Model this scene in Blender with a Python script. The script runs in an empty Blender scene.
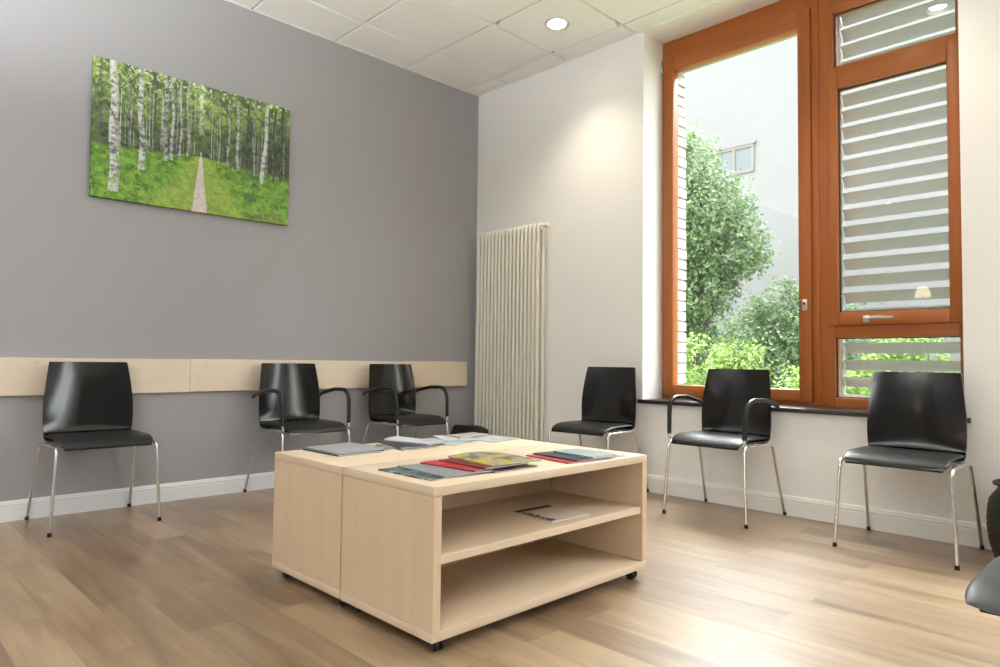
import bpy, bmesh, math, random
import numpy as np
from mathutils import Vector, Matrix
random.seed(7); rng = np.random.default_rng(7)
sc = bpy.context.scene
COL = sc.collection
PI = math.pi
R = math.radians

# ------------------------------------------------------------------ materials
def new_mat(name):
    m = bpy.data.materials.new(name); m.use_nodes = True
    nt = m.node_tree
    return m, nt, nt.nodes['Principled BSDF']

def mat(name, col, rough=.5, metal=0., bump=0., bscale=200., var=0., vscale=8., coat=0., spec=None, stretch=None):
    """plain surface with a little noise variation / micro bump"""
    m, nt, b = new_mat(name)
    N, L = nt.nodes.new, nt.links.new
    b.inputs['Base Color'].default_value = (*col, 1)
    b.inputs['Roughness'].default_value = rough
    b.inputs['Metallic'].default_value = metal
    if spec is not None: b.inputs['Specular IOR Level'].default_value = spec
    if coat: b.inputs['Coat Weight'].default_value = coat; b.inputs['Coat Roughness'].default_value = .12
    tc = N('ShaderNodeTexCoord'); src = tc.outputs['Object']
    if stretch:
        mp = N('ShaderNodeMapping'); mp.inputs['Scale'].default_value = stretch
        L(src, mp.inputs['Vector']); src = mp.outputs['Vector']
    if var:
        n = N('ShaderNodeTexNoise'); n.inputs['Scale'].default_value = vscale; n.inputs['Detail'].default_value = 5
        L(src, n.inputs['Vector'])
        r = N('ShaderNodeValToRGB')
        r.color_ramp.elements[0].position = .3; r.color_ramp.elements[1].position = .7
        r.color_ramp.elements[0].color = (*[c*(1-var) for c in col], 1)
        r.color_ramp.elements[1].color = (*[min(1, c*(1+var)) for c in col], 1)
        L(n.outputs['Fac'], r.inputs['Fac']); L(r.outputs['Color'], b.inputs['Base Color'])
    if bump:
        n2 = N('ShaderNodeTexNoise'); n2.inputs['Scale'].default_value = bscale; n2.inputs['Detail'].default_value = 3
        L(src, n2.inputs['Vector'])
        bp = N('ShaderNodeBump'); bp.inputs['Strength'].default_value = bump; bp.inputs['Distance'].default_value = .002
        L(n2.outputs['Fac'], bp.inputs['Height']); L(bp.outputs['Normal'], b.inputs['Normal'])
    return m

def wood_mat(name, c0, c1, axis='z', rough=.45, freq=22., long=1.2, spec=.4):
    """fine straight grain along one axis"""
    m, nt, b = new_mat(name); N, L = nt.nodes.new, nt.links.new
    tc = N('ShaderNodeTexCoord'); mp = N('ShaderNodeMapping')
    s = {'x': (long, freq, freq), 'y': (freq, long, freq), 'z': (freq, freq, long)}[axis]
    mp.inputs['Scale'].default_value = s
    L(tc.outputs['Object'], mp.inputs['Vector'])
    n = N('ShaderNodeTexNoise'); n.inputs['Scale'].default_value = 1.; n.inputs['Detail'].default_value = 7; n.inputs['Roughness'].default_value = .62
    n.inputs['Distortion'].default_value = .6
    L(mp.outputs['Vector'], n.inputs['Vector'])
    r = N('ShaderNodeValToRGB'); r.color_ramp.elements[0].position = .28; r.color_ramp.elements[1].position = .72
    r.color_ramp.elements[0].color = (*c0, 1); r.color_ramp.elements[1].color = (*c1, 1)
    L(n.outputs['Fac'], r.inputs['Fac']); L(r.outputs['Color'], b.inputs['Base Color'])
    b.inputs['Roughness'].default_value = rough; b.inputs['Specular IOR Level'].default_value = spec
    return m

def emit_mat(name, col, strength):
    m = bpy.data.materials.new(name); m.use_nodes = True; nt = m.node_tree
    nt.nodes.remove(nt.nodes['Principled BSDF'])
    e = nt.nodes.new('ShaderNodeEmission'); e.inputs[0].default_value = (*col, 1); e.inputs[1].default_value = strength
    nt.links.new(e.outputs[0], nt.nodes['Material Output'].inputs[0]); return m

def glass_mat():
    m = bpy.data.materials.new('window_glass'); m.use_nodes = True; nt = m.node_tree; N, L = nt.nodes.new, nt.links.new
    nt.nodes.remove(nt.nodes['Principled BSDF'])
    t = N('ShaderNodeBsdfTransparent'); t.inputs[0].default_value = (.95, .97, .96, 1)
    g = N('ShaderNodeBsdfGlossy'); g.inputs['Roughness'].default_value = .0
    f = N('ShaderNodeFresnel'); f.inputs[0].default_value = 1.5
    ge = N('ShaderNodeNewGeometry'); mr = N('ShaderNodeMapRange')     # same reflectance on both faces of the thin pane
    mr.inputs['To Min'].default_value = 1.5; mr.inputs['To Max'].default_value = 1/1.5
    L(ge.outputs['Backfacing'], mr.inputs['Value']); L(mr.outputs[0], f.inputs[0])
    mx = N('ShaderNodeMixShader')
    L(f.outputs[0], mx.inputs[0]); L(t.outputs[0], mx.inputs[1]); L(g.outputs[0], mx.inputs[2])
    L(mx.outputs[0], nt.nodes['Material Output'].inputs[0]); return m

def vcol_mat(name, rough=.5, attr='print', spec=.4):
    m, nt, b = new_mat(name)
    a = nt.nodes.new('ShaderNodeAttribute'); a.attribute_name = attr
    nt.links.new(a.outputs['Color'], b.inputs['Base Color'])
    b.inputs['Roughness'].default_value = rough; b.inputs['Specular IOR Level'].default_value = spec
    return m

def floor_mat():
    m, nt, b = new_mat('oak_plank_floor'); N, L = nt.nodes.new, nt.links.new
    tc = N('ShaderNodeTexCoord')
    mp = N('ShaderNodeMapping'); mp.inputs['Rotation'].default_value = (0, 0, R(90)); mp.inputs['Location'].default_value = (.33, .07, 0)
    L(tc.outputs['Object'], mp.inputs['Vector'])
    br = N('ShaderNodeTexBrick'); br.offset = .37; br.offset_frequency = 2
    br.inputs['Scale'].default_value = 1.; br.inputs['Brick Width'].default_value = 1.22; br.inputs['Row Height'].default_value = .145
    br.inputs['Mortar Size'].default_value = .0012; br.inputs['Mortar Smooth'].default_value = .4; br.inputs['Bias'].default_value = 0.
    br.inputs['Color1'].default_value = (0, 0, 0, 1); br.inputs['Color2'].default_value = (1, 1, 1, 1); br.inputs['Mortar'].default_value = (.5, .5, .5, 1)
    L(mp.outputs['Vector'], br.inputs['Vector'])
    # grain: streaks along the planks, shifted for each plank
    sh = N('ShaderNodeVectorMath'); sh.operation = 'MULTIPLY_ADD'
    sh.inputs[1].default_value = (7., 13., 3.)
    L(br.outputs['Color'], sh.inputs[0]); L(mp.outputs['Vector'], sh.inputs[2])
    mg = N('ShaderNodeMapping'); mg.inputs['Scale'].default_value = (1.5, 21., 1.)
    L(sh.outputs[0], mg.inputs['Vector'])
    n = N('ShaderNodeTexNoise'); n.inputs['Scale'].default_value = 1.; n.inputs['Detail'].default_value = 8; n.inputs['Roughness'].default_value = .6; n.inputs['Distortion'].default_value = .8
    L(mg.outputs['Vector'], n.inputs['Vector'])
    # broad cloudy tone inside a plank
    mg2 = N('ShaderNodeMapping'); mg2.inputs['Scale'].default_value = (1.1, 3.2, 1.)
    L(sh.outputs[0], mg2.inputs['Vector'])
    n2 = N('ShaderNodeTexNoise'); n2.inputs['Scale'].default_value = 1.6; n2.inputs['Detail'].default_value = 3
    L(mg2.outputs['Vector'], n2.inputs['Vector'])
    r = N('ShaderNodeValToRGB'); e = r.color_ramp.elements
    e[0].position = .33; e[0].color = (*FLOOR[0], 1); e[1].position = .68; e[1].color = (*FLOOR[2], 1)
    k = e.new(.5); k.color = (*FLOOR[1], 1)
    ad = N('ShaderNodeMath'); ad.operation = 'MULTIPLY_ADD'; ad.inputs[1].default_value = .55
    L(n.outputs['Fac'], ad.inputs[0])
    s2 = N('ShaderNodeMath'); s2.operation = 'MULTIPLY_ADD'; s2.inputs[1].default_value = .30; s2.inputs[2].default_value = 0.
    L(n2.outputs['Fac'], s2.inputs[0])
    s3 = N('ShaderNodeMath'); s3.operation = 'MULTIPLY_ADD'; s3.inputs[1].default_value = .18
    bw = N('ShaderNodeRGBToBW'); L(br.outputs['Color'], bw.inputs[0]); L(bw.outputs[0], s3.inputs[0])
    L(s2.outputs[0], s3.inputs[2]); L(s3.outputs[0], ad.inputs[2])
    L(ad.outputs[0], r.inputs['Fac'])
    mm = N('ShaderNodeMix'); mm.data_type = 'RGBA'; mm.blend_type = 'MULTIPLY'; mm.inputs['B'].default_value = (.62, .58, .55, 1)
    L(br.outputs['Fac'], mm.inputs['Factor']); L(r.outputs['Color'], mm.inputs['A']); L(mm.outputs['Result'], b.inputs['Base Color'])
    b.inputs['Specular IOR Level'].default_value = .5; b.inputs['Coat Weight'].default_value = .5; b.inputs['Coat Roughness'].default_value = .28
    rr = N('ShaderNodeMapRange'); rr.inputs['To Min'].default_value = .3; rr.inputs['To Max'].default_value = .46
    L(n.outputs['Fac'], rr.inputs['Value']); L(rr.outputs[0], b.inputs['Roughness'])
    bp = N('ShaderNodeBump'); bp.inputs['Strength'].default_value = .12; bp.inputs['Distance'].default_value = .002
    L(n.outputs['Fac'], bp.inputs['Height']); L(bp.outputs['Normal'], b.inputs['Normal'])
    return m

FLOOR = [(.122, .072, .039), (.238, .158, .092), (.355, .256, .158)]
M = {}
M['grey_paint'] = mat('grey_wall_paint', (.345, .341, .354), .75, bump=.12, bscale=320)
M['white_paint'] = mat('white_wall_paint', (.85, .84, .815), .7, bump=.15, bscale=260)
M['far_paint'] = mat('darkened_unseen_wall', (.20, .195, .195), .75, bump=.12, bscale=320)  # unseen walls made dark to cut reflections and bounced fill
M['reveal'] = mat('white_reveal_paint', (.86, .86, .85), .65, bump=.1, bscale=260)
M['ceiling'] = mat('ceiling_tile', (.90, .90, .88), .85, bump=.15, bscale=400)
M['grid'] = mat('ceiling_grid_shadow_gap', (.50, .50, .50), .6)
M['trim_white'] = mat('white_baseboard_lacquer', (.84, .85, .87), .4)
M['trim_cream'] = mat('cream_baseboard_lacquer', (.84, .825, .79), .45)
M['floor'] = floor_mat()
M['maple'] = wood_mat('maple_board', (.60, .448, .298), (.64, .492, .338), 'z', .42)
M['maple_x'] = wood_mat('maple_board_lengthwise', (.62, .485, .345), (.665, .535, .39), 'x', .42)
M['rail_maple'] = wood_mat('pale_maple_rail', (.75, .625, .485), (.80, .69, .555), 'x', .42)
M['black_gloss'] = mat('black_lacquered_plywood', (.0070, .0064, .0060), .15, coat=.12, spec=.5, var=.25, vscale=3, stretch=(1, 1, 14))
M['black_pad'] = mat('black_leatherette', (.0105, .0105, .0112), .40, spec=.36, bump=.25, bscale=500)
M['black_plastic'] = mat('black_plastic', (.009, .009, .0095), .33, spec=.4)
M['chrome'] = mat('chrome_tube', (.80, .80, .80), .24, metal=1.)
M['steel'] = mat('brushed_steel', (.62, .62, .6), .3, metal=1., bump=.1, bscale=300)
M['frame'] = wood_mat('orange_glazed_timber', (.31, .088, .016), (.41, .122, .024), 'z', .38, freq=30)
M['frame_y'] = wood_mat('orange_glazed_timber_rail', (.31, .088, .016), (.41, .122, .024), 'y', .38, freq=30)
M['seal'] = mat('black_rubber_seal', (.02, .02, .02), .6)
M['glass'] = glass_mat()
M['sill'] = mat('black_stone_sill', (.022, .021, .022), .3, var=.3, vscale=60)
M['radiator'] = mat('cream_radiator_enamel', (.76, .73, .64), .35)
M['slat'] = mat('grey_aluminium_slat', (.29, .288, .27), .5)
M['rail_alu'] = mat('grey_aluminium_rail', (.33, .36, .39), .4, metal=.3)
M['rubber'] = mat('black_rubber', (.01, .01, .01), .6)
M['bag'] = mat('black_cloth', (.012, .010, .010), .8, bump=.6, bscale=120)
M['wicker'] = mat('black_wicker', (.018, .017, .017), .5, bump=.3, bscale=80)
M['lead_grey'] = mat('grey_leatherette', (.030, .034, .038), .4, bump=.2, bscale=500)
M['brick'] = mat('pale_brick', (.40, .39, .38), .85, var=.12, vscale=14, bump=.5, bscale=60)
M['mortar'] = mat('grey_mortar', (.28, .275, .27), .9)
M['facade'] = mat('pale_render', (.140, .139, .139), .9, var=.03, vscale=.8)
M['facade_trim'] = mat('beige_lintel', (.135, .125, .11), .8)
M['ext_glass'] = mat('dull_pane', (.085, .095, .105), .6)
M['grass'] = mat('grass_ground', (.15, .18, .09), .9, var=.4, vscale=6)
M['bark'] = mat('bark', (.06, .045, .03), .9, bump=.6, bscale=30)
M['paper'] = mat('white_paper', (.66, .66, .65), .6)
M['bulb'] = emit_mat('lamp_disc', (1., .90, .70), 22.)

# ------------------------------------------------------------------ mesh helpers
def finish(name, bm, m, parent=None, smooth=None, loc=None):
    bmesh.ops.recalc_face_normals(bm, faces=bm.faces)
    me = bpy.data.meshes.new(name); bm.to_mesh(me); bm.free()
    for x in (m if isinstance(m, (list, tuple)) else [m]): me.materials.append(x)
    if smooth is not None:
        me.polygons.foreach_set('use_smooth', [True]*len(me.polygons))
        me.set_sharp_from_angle(angle=R(smooth))
    o = bpy.data.objects.new(name, me); COL.objects.link(o)
    if parent is not None: o.parent = parent
    if loc: o.location = loc
    return o

def box(bm, lo, hi, bev=0., seg=2, mi=0):
    lo, hi = [min(a, b) for a, b in zip(lo, hi)], [max(a, b) for a, b in zip(lo, hi)]
    vs = [bm.verts.new((x, y, z)) for z in (lo[2], hi[2]) for y in (lo[1], hi[1]) for x in (lo[0], hi[0])]
    fs = [bm.faces.new([vs[i] for i in q]) for q in ((0, 2, 3, 1), (4, 5, 7, 6), (0, 1, 5, 4), (2, 6, 7, 3), (0, 4, 6, 2), (1, 3, 7, 5))]
    for f in fs: f.material_index = mi
    if bev:
        es = list({e for f in fs for e in f.edges})
        r = bmesh.ops.bevel(bm, geom=es, offset=bev, segments=seg, affect='EDGES', profile=.5)
        for f in r['faces']: f.material_index = mi

def fillet(pts, rad, seg=6):
    pts = [Vector(p) for p in pts]; out = [pts[0]]
    for i in range(1, len(pts)-1):
        p, a, b = pts[i], pts[i-1], pts[i+1]
        r = rad[i-1] if isinstance(rad, (list, tuple)) else rad
        da, db = (a-p), (b-p); la, lb = da.length, db.length; da.normalize(); db.normalize()
        ang = da.angle(db)
        t = min(r/math.tan(ang/2), la*.49, lb*.49); 
        A, B = p+da*t, p+db*t
        for k in range(seg+1):
            s = k/seg
            out.append(A*(1-s)**2 + p*2*s*(1-s) + B*s*s)
    out.append(pts[-1]); return out

def tube(bm, pts, rad, n=10, caps=True, mi=0):
    pts = [Vector(p) for p in pts]
    rads = rad if isinstance(rad, (list, tuple)) else [rad]*len(pts)
    t0 = (pts[1]-pts[0]).normalized()
    up = Vector((0, 0, 1)) if abs(t0.z) < .9 else Vector((1, 0, 0))
    u = t0.cross(up).normalized(); rings = []
    for i, p in enumerate(pts):
        t = ((pts[min(i+1, len(pts)-1)]-p).normalized() + (p-pts[max(i-1, 0)]).normalized()).normalized()
        u = (u - t*u.dot(t)).normalized(); v = t.cross(u)
        rings.append([bm.verts.new(p+(u*math.cos(2*PI*k/n)+v*math.sin(2*PI*k/n))*rads[i]) for k in range(n)])
    for a, b in zip(rings, rings[1:]):
        for k in range(n):
            f = bm.faces.new((a[k], a[(k+1) % n], b[(k+1) % n], b[k])); f.material_index = mi
    if caps:
        bm.faces.new(rings[0][::-1]).material_index = mi; bm.faces.new(rings[-1]).material_index = mi

def lathe(bm, prof, c=(0, 0, 0), n=24, axis='z', mi=0):
    rings = []
    for r, h in prof:
        ring = []
        for k in range(n):
            a = 2*PI*k/n; x, y = r*math.cos(a), r*math.sin(a)
            p = {'z': (x, y, h), 'y': (x, h, y), 'x': (h, x, y)}[axis]
            ring.append(bm.verts.new((c[0]+p[0], c[1]+p[1], c[2]+p[2])))
        rings.append(ring)
    for a, b in zip(rings, rings[1:]):
        for k in range(n): bm.faces.new((a[k], a[(k+1) % n], b[(k+1) % n], b[k])).material_index = mi
    bm.faces.new(rings[0][::-1]).material_index = mi; bm.faces.new(rings[-1]).material_index = mi

def grid_solid(bm, top, bot, mi=0):
    """closed solid between two matching point grids"""
    nu, nv = len(top), len(top[0])
    T = [[bm.verts.new(p) for p in row] for row in top]; B = [[bm.verts.new(p) for p in row] for row in bot]
    for i in range(nu-1):
        for j in range(nv-1):
            bm.faces.new((T[i][j], T[i+1][j], T[i+1][j+1], T[i][j+1])).material_index = mi
            bm.faces.new((B[i][j], B[i][j+1], B[i+1][j+1], B[i+1][j])).material_index = mi
    loop = [(i, 0) for i in range(nu)] + [(nu-1, j) for j in range(1, nv)] + [(i, nv-1) for i in range(nu-2, -1, -1)] + [(0, j) for j in range(nv-2, 0, -1)]
    for (a, b), (c, d) in zip(loop, loop[1:]+loop[:1]):
        bm.faces.new((T[a][b], B[a][b], B[c][d], T[c][d])).material_index = mi

def tag(o, label=None, cat=None, group=None, kind=None):
    for k, v in (('label', label), ('category', cat), ('group', group), ('kind', kind)):
        if v: o[k] = v
    return o

def empty(name, loc=(0, 0, 0), rz=0.):
    o = bpy.data.objects.new(name, None); COL.objects.link(o); o.empty_display_size = .1
    o.location = loc; o.rotation_euler = (0, 0, rz); return o

def struct(name, bm, m, parent=None, smooth=None):
    o = finish(name, bm, m, parent, smooth)
    if parent is None: o['kind'] = 'structure'
    return o

def copy_tree(o, parent=None):
    c = o.copy(); COL.objects.link(c)
    if parent is not None: c.parent = parent
    for ch in list(o.children): copy_tree(ch, c)
    return c

# ------------------------------------------------------------------ room shell
XB, YB, H = -7.0, -7.4, 3.161          # back of the room (behind the camera), ceiling height
W2 = (-3.95, -6.0)                     # a second window further along, beside the camera
WY0, WY1, WX = -1.69, -3.535, .245     # window recess: left, right, depth of frame face
b = bmesh.new(); box(b, (XB-.2, YB-.2, -.12), (.0, .0, 0)); struct('floor', b, M['floor'])
b = bmesh.new(); box(b, (XB-.2, 0, -.12), (.0, .2, H+.2)); struct('wall_left', b, M['grey_paint'])
b = bmesh.new()
box(b, (0, WY0, -.12), (.34, .2, H+.2)); box(b, (0, W2[0], -.12), (.34, WY1, H+.2)); box(b, (0, YB-.2, -.12), (.34, W2[1], H+.2)); box(b, (0, W2[1], -.12), (.34, W2[0], .6)); box(b, (0, W2[1], 3.1), (.34, W2[0], H+.2))
box(b, (0, WY1, -.12), (.34, WY0, .586)); box(b, (0, WY1, 3.153), (.34, WY0, H+.2))
struct('wall_right', b, [M['white_paint']])
# far walls behind the camera; side wall gets an added opening for fill light
def back_wall(name, axis):
    b = bmesh.new()
    a0, a1 = (XB, 0) if axis == 'y' else (YB, 0)
    ops = [] if axis == 'y' else [(-6.8, -5.2)]
    def bx(s, e, z0, z1):
        if axis == 'y': box(b, (s, YB-.25, z0), (e, YB, z1))
        else: box(b, (XB-.25, s, z0), (XB, e, z1))
    cur = a0 - (.2 if axis == 'x' else 0)
    for s, e in ops:
        bx(cur, s, -.12, H+.2); bx(s, e, -.12, .8); bx(s, e, 2.85, H+.2); cur = e
    bx(cur, a1+(.0 if axis == 'y' else .2), -.12, H+.2)
    struct(name, b, M['far_paint']); return ops
OPB = back_wall('wall_back', 'y'); OPS = back_wall('wall_side', 'x')

# ceiling: lay-in tiles with shadow gaps; some tiles carry a round hole for a downlight
T, XA, YA = .625, .168, .381
LIGHTS = [(-.495-1.875*i, -1.326-1.882*j) for i in range(4) for j in range(3) if (i, j) not in ((1, 0), (2, 1), (1, 1))]
HR = .072
b = bmesh.new()
box(b, (XB, YB, H+.02), (.3, 0, H+.2), mi=1)                   # dark void above the gaps
g = .007
xs = [0.]+[-XA-T*k for k in range(12)]; ys = [0.]+[-YA-T*k for k in range(12)]
for i in range(len(xs)-1):
    for j in range(len(ys)-1):
        x0, x1, y0, y1 = max(xs[i+1], XB)+g, xs[i]-g, max(ys[j+1], YB)+g, ys[j]-g
        if x1-x0 < .02 or y1-y0 < .02: continue
        hole = [l for l in LIGHTS if x0 < l[0] < x1 and y0 < l[1] < y1]
        if not hole:
            # bevelled tile, open at the back
            lo = [(x0, y0), (x1, y0), (x1, y1), (x0, y1)]
            e = .004
            A = [b.verts.new((x, y, H+.02)) for x, y in lo]; B = [b.verts.new((x, y, H+e)) for x, y in lo]
            C = [b.verts.new((x+(e if x == x0 else -e), y+(e if y == y0 else -e), H)) for x, y in lo]
            for P, Q in ((A, B), (B, C)):
                for k in range(4): b.faces.new((P[k], P[(k+1) % 4], Q[(k+1) % 4], Q[k]))
            b.faces.new(C)
        else:
            cx, cy = hole[0]; n = 32; O = []; I = []; U = []; W = []
            for k in range(n):
                a = 2*PI*k/n+PI/n; c, s = math.cos(a), math.sin(a)
                tx = ((x1 if c > 0 else x0)-cx)/c if abs(c) > 1e-9 else 1e9
                ty = ((y1 if s > 0 else y0)-cy)/s if abs(s) > 1e-9 else 1e9
                t = min(tx, ty)
                O.append(b.verts.new((cx+c*t, cy+s*t, H))); U.append(b.verts.new((cx+c*t, cy+s*t, H+.02)))
                I.append(b.verts.new((cx+c*HR, cy+s*HR, H))); W.append(b.verts.new((cx+c*HR, cy+s*HR, H+.02)))
            for k in range(n):
                l = (k+1) % n
                b.faces.new((O[k], O[l], I[l], I[k])); b.faces.new((I[k], I[l], W[l], W[k])); b.faces.new((U[k], U[l], O[l], O[k]))
struct('ceiling', b, [M['ceiling'], M['grid']])
b = bmesh.new()
box(b, (XB, -.018, H-.004), (0, -.0005, H-.0005)); box(b, (-.018, YB, H-.004), (-.0005, 0, H-.0005))
struct('trim_1', b, M['ceiling'])

# baseboards: stepped profile with a round top
def baseboard(name, prof, m, along, a0, a1):
    b = bmesh.new(); rings = []
    for a in (a0, a1):
        rings.append([b.verts.new((a, -d, z) if along == 'x' else (-d, a, z)) for d, z in prof])
    n = len(prof)
    for k in range(n): b.faces.new((rings[0][k], rings[0][(k+1) % n], rings[1][(k+1) % n], rings[1][k]))
    b.faces.new(rings[0]); b.faces.new(rings[1]); struct(name, b, m)
def bprof(h): return [(.0, 0), (.016, 0), (.016, h*.70), (.0145, h*.72), (.0145, h*.755), (.016, h*.775), (.016, h*.84), (.0135, h*.87), (.0125, h*.93), (.010, h*.98), (.006, h), (0, h)]
baseboard('baseboard_left', bprof(.105), M['trim_white'], 'x', XB, -.016)
baseboard('baseboard_right', bprof(.112), M['trim_cream'], 'y', YB, -.0)

# ------------------------------------------------------------------ window
win = empty('window_1', (WX, -2.6, .612)); win['kind'] = 'structure'
def wpart(name, bm, m, parent=win, smooth=None):
    o = finish(name, bm, m, parent, smooth)
    # meshes are written in world coordinates; bring them to the parent's frame
    base = Vector((0, 0, 0)); p = parent
    while p is not None: base += p.location; p = p.parent
    o.data.transform(Matrix.Translation(-base)); return o
def members(b, x0, x1, y0, y1, z0, z1, oy0, oy1, oz0, oz1, bev=.004):
    """a rectangular frame (y0>y1) round an opening; stiles first, rails between; mat 0 vertical, 1 horizontal"""
    box(b, (x0, oy0, z0), (x1, y0, z1), bev, mi=0); box(b, (x0, y1, z0), (x1, oy1, z1), bev, mi=0)
    box(b, (x0, oy1, oz1), (x1, oy0, z1), bev, mi=1); box(b, (x0, oy1, z0), (x1, oy0, oz0), bev, mi=1)
F2 = [M['frame'], M['frame_y']]
FX0, FX1 = WX, WX+.078
b = bmesh.new()
zt, zb = 3.152, .613
box(b, (FX0, -1.735, zb), (FX1, WY0, zt), .004, mi=0)                # left jamb
box(b, (FX0, -2.85, zb), (FX1, -2.70, zt), .004, mi=0)               # mullion
box(b, (FX0, WY1, zb), (FX1, -3.472, zt), .004, mi=0)                # right jamb
box(b, (FX0, -2.70, 2.99), (FX1, -1.735, zt), .004, mi=1)            # head left
box(b, (FX0, -2.70, zb), (FX1, -1.735, .665), .004, mi=1)            # foot left
box(b, (FX0, -3.472, 2.955), (FX1, -2.85, zt), .004, mi=1)           # head right
box(b, (FX0, -3.472, 2.56), (FX1, -2.85, 2.628), .004, mi=1)         # transom
box(b, (FX0, -3.472, 1.018), (FX1, -2.85, 1.12), .004, mi=1)         # lower transom
box(b, (FX0, -3.472, zb), (FX1, -2.85, .67), .004, mi=1)             # foot right
box(b, (FX0-.006, -2.7715, zb), (FX0+.01, -2.7285, zt), .003, mi=0)  # cover strip on the mullion
wpart('frame', b, F2, smooth=30)
b = bmesh.new(); members(b, FX0-.022, FX0+.05, -1.704, -2.7265, .638, 3.031, -1.787, -2.651, .71, 2.922, .006)
sash = wpart('sash', b, F2, smooth=30)
b = bmesh.new(); members(b, FX0-.022, FX0+.05, -2.822, -3.495, 1.088, 2.609, -2.879, -3.4325, 1.165, 2.484, .006)
tilt = wpart('sash', b, F2, smooth=30)
def seal(par, y0, y1, z0, z1, x):
    b = bmesh.new(); w = .006
    box(b, (x, y0, z0), (x+.012, y0-w, z1)); box(b, (x, y1, z0), (x+.012, y1+w, z1)); box(b, (x, y0-w, z0), (x+.012, y1+w, z0+w)); box(b, (x, y0-w, z1-w), (x+.012, y1+w, z1))
    wpart('seal', b, M['seal'], par)
def pane(par, y0, y1, z0, z1, x):
    b = bmesh.new(); box(b, (x, y1-.004, z0-.004), (x+.006, y0+.004, z1+.004)); wpart('glass', b, M['glass'], par)
pane(sash, -1.787, -2.651, .71, 2.922, FX0+.018)
pane(tilt, -2.879, -3.4325, 1.165, 2.484, FX0+.018)
pane(win, -2.85, -3.472, 2.628, 2.955, FX0+.04)
pane(win, -2.85, -3.472, .67, 1.018, FX0+.04)
seal(tilt, -2.879, -3.4325, 1.165, 2.484, FX0+.004); seal(win, -2.85, -3.472, 2.628, 2.955, FX0+.026); seal(win, -2.85, -3.472, .67, 1.018, FX0+.026)
# hardware
def hinge(par, y, z):
    b = bmesh.new(); lathe(b, [(.0065, 0), (.0075, .003), (.0075, .08), (.0065, .083)], (FX0-.028, y, z), 12); wpart('hinge', b, M['steel'], par, 40)
hinge(sash, -1.699, 2.925); hinge(sash, -1.699, .64)
b = bmesh.new(); box(b, (FX0-.032, -2.704, 1.185), (FX0-.022, -2.674, 1.252), .004); wpart('latch', b, M['steel'], sash, 30).data
b = bmesh.new(); lathe(b, [(.007, 0), (.007, .004), (.005, .005)], (FX0-.0365, -2.689, 1.225), 12, 'x'); wpart('lock_barrel', b, M['seal'], sash, 40)
b = bmesh.new(); box(b, (FX0-.033, -3.047, 1.103), (FX0-.022, -3.012, 1.142), .004); hp = wpart('handle_plate', b, M['steel'], tilt, 30)
b = bmesh.new()
tube(b, fillet([(FX0-.030, -3.03, 1.124), (FX0-.062, -3.03, 1.124), (FX0-.065, -3.09, 1.128), (FX0-.062, -3.178, 1.124)], .018), .008, 10)
wpart('handle', b, M['steel'], tilt, 40)
b = bmesh.new()
box(b, (-.030, -3.562, .587), (-.0005, -1.667, .612), .003); box(b, (-.0005, WY1+.001, .5865), (WX+.02, WY0-.001, .612))
wpart('window_sill', b, M['sill'], smooth=30)
b = bmesh.new()   # white plastered lining of the recess
box(b, (.0, WY0-.0012, .612), (WX, WY0, 3.153)); box(b, (0, WY1, .612), (WX, WY1+.0012, 3.153))
wpart('reveal_lining', b, M['reveal'])

w2 = empty('window_2', (WX, sum(W2)/2, .6)); w2['kind'] = 'structure'
b = bmesh.new(); members(b, FX0, FX1, W2[0], W2[1], .6, 3.1, W2[0]-.09, W2[1]+.09, .70, 3.0); box(b, (FX0, -5.03, .7), (FX1, -4.92, 3.0), .004); wpart('frame', b, F2, w2, 30)
pane(w2, W2[0]-.09, -4.92, .70, 3.0, FX0+.03); pane(w2, -5.03, W2[1]+.09, .70, 3.0, FX0+.03)
# outside: brick pier beside the opening, courses modelled
b = bmesh.new()
z = -.4; k = 0
while z < 3.7:
    h = .062
    for (y0, y1) in ([(-1.748, -1.508), (-1.498, -1.258)] if k % 2 == 0 else [(-1.748, -1.633), (-1.623, -1.383), (-1.373, -1.133)]):
        box(b, (.345+.006, y0+random.uniform(-.004, .004), z), (.47+random.uniform(-.003, .003), y1, z+h), .003, 1, mi=0)
    z += .0745; k += 1
box(b, (.342, -1.735, -.4), (.458, -1.0, 3.7), mi=1)
struct('wall_exterior', b, [M['brick'], M['mortar']])
b = bmesh.new(); box(b, (.345, -2.80, 3.0), (.46, -1.75, 3.3), .004); box(b, (.36, -2.795, 2.975), (.43, -1.755, 2.999), .003)
struct('trim_2', b, M['slat'])
# louvre blind in front of the right lights
bl = tag(empty('louvre_blind', (.40, -3.16, .60)), 'grey aluminium louvre blind with open tilted slats outside the right window lights', 'blind')
Y0, Y1 = -2.850, -3.62
def blpart(name, bm, m, smooth=None):
    o = finish(name, bm, m, bl, smooth); o.data.transform(Matrix.Translation(-Vector(bl.location))); return o
def slat_bm():
    b = bmesh.new(); n = 10; top = []; bot = []
    for i in range(n+1):
        s = i/n-.5; w = .080; a = R(47)
        # chord from inner-high to outer-low, slightly crowned, with a small lip on each edge
        cx, cz = s*w*math.cos(a), -s*w*math.sin(a)
        h = .007*(1-(2*s)**2); cx += h*math.sin(a); cz += h*math.cos(a)
        top.append([(cx, y, cz+.0009) for y in (Y0-bl.location.y, Y1-bl.location.y)]); bot.append([(cx, y, cz-.0009) for y in (Y0-bl.location.y, Y1-bl.location.y)])
    grid_solid(b, top, bot); return b
z = .66; first = None
while z < 3.2:
    if first is None:
        first = finish('slat', slat_bm(), M['slat'], bl, 50); s = first
    else:
        s = first.copy(); COL.objects.link(s); s.parent = bl
    s.location = (0, 0, z-bl.location.z); z += .1003
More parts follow.
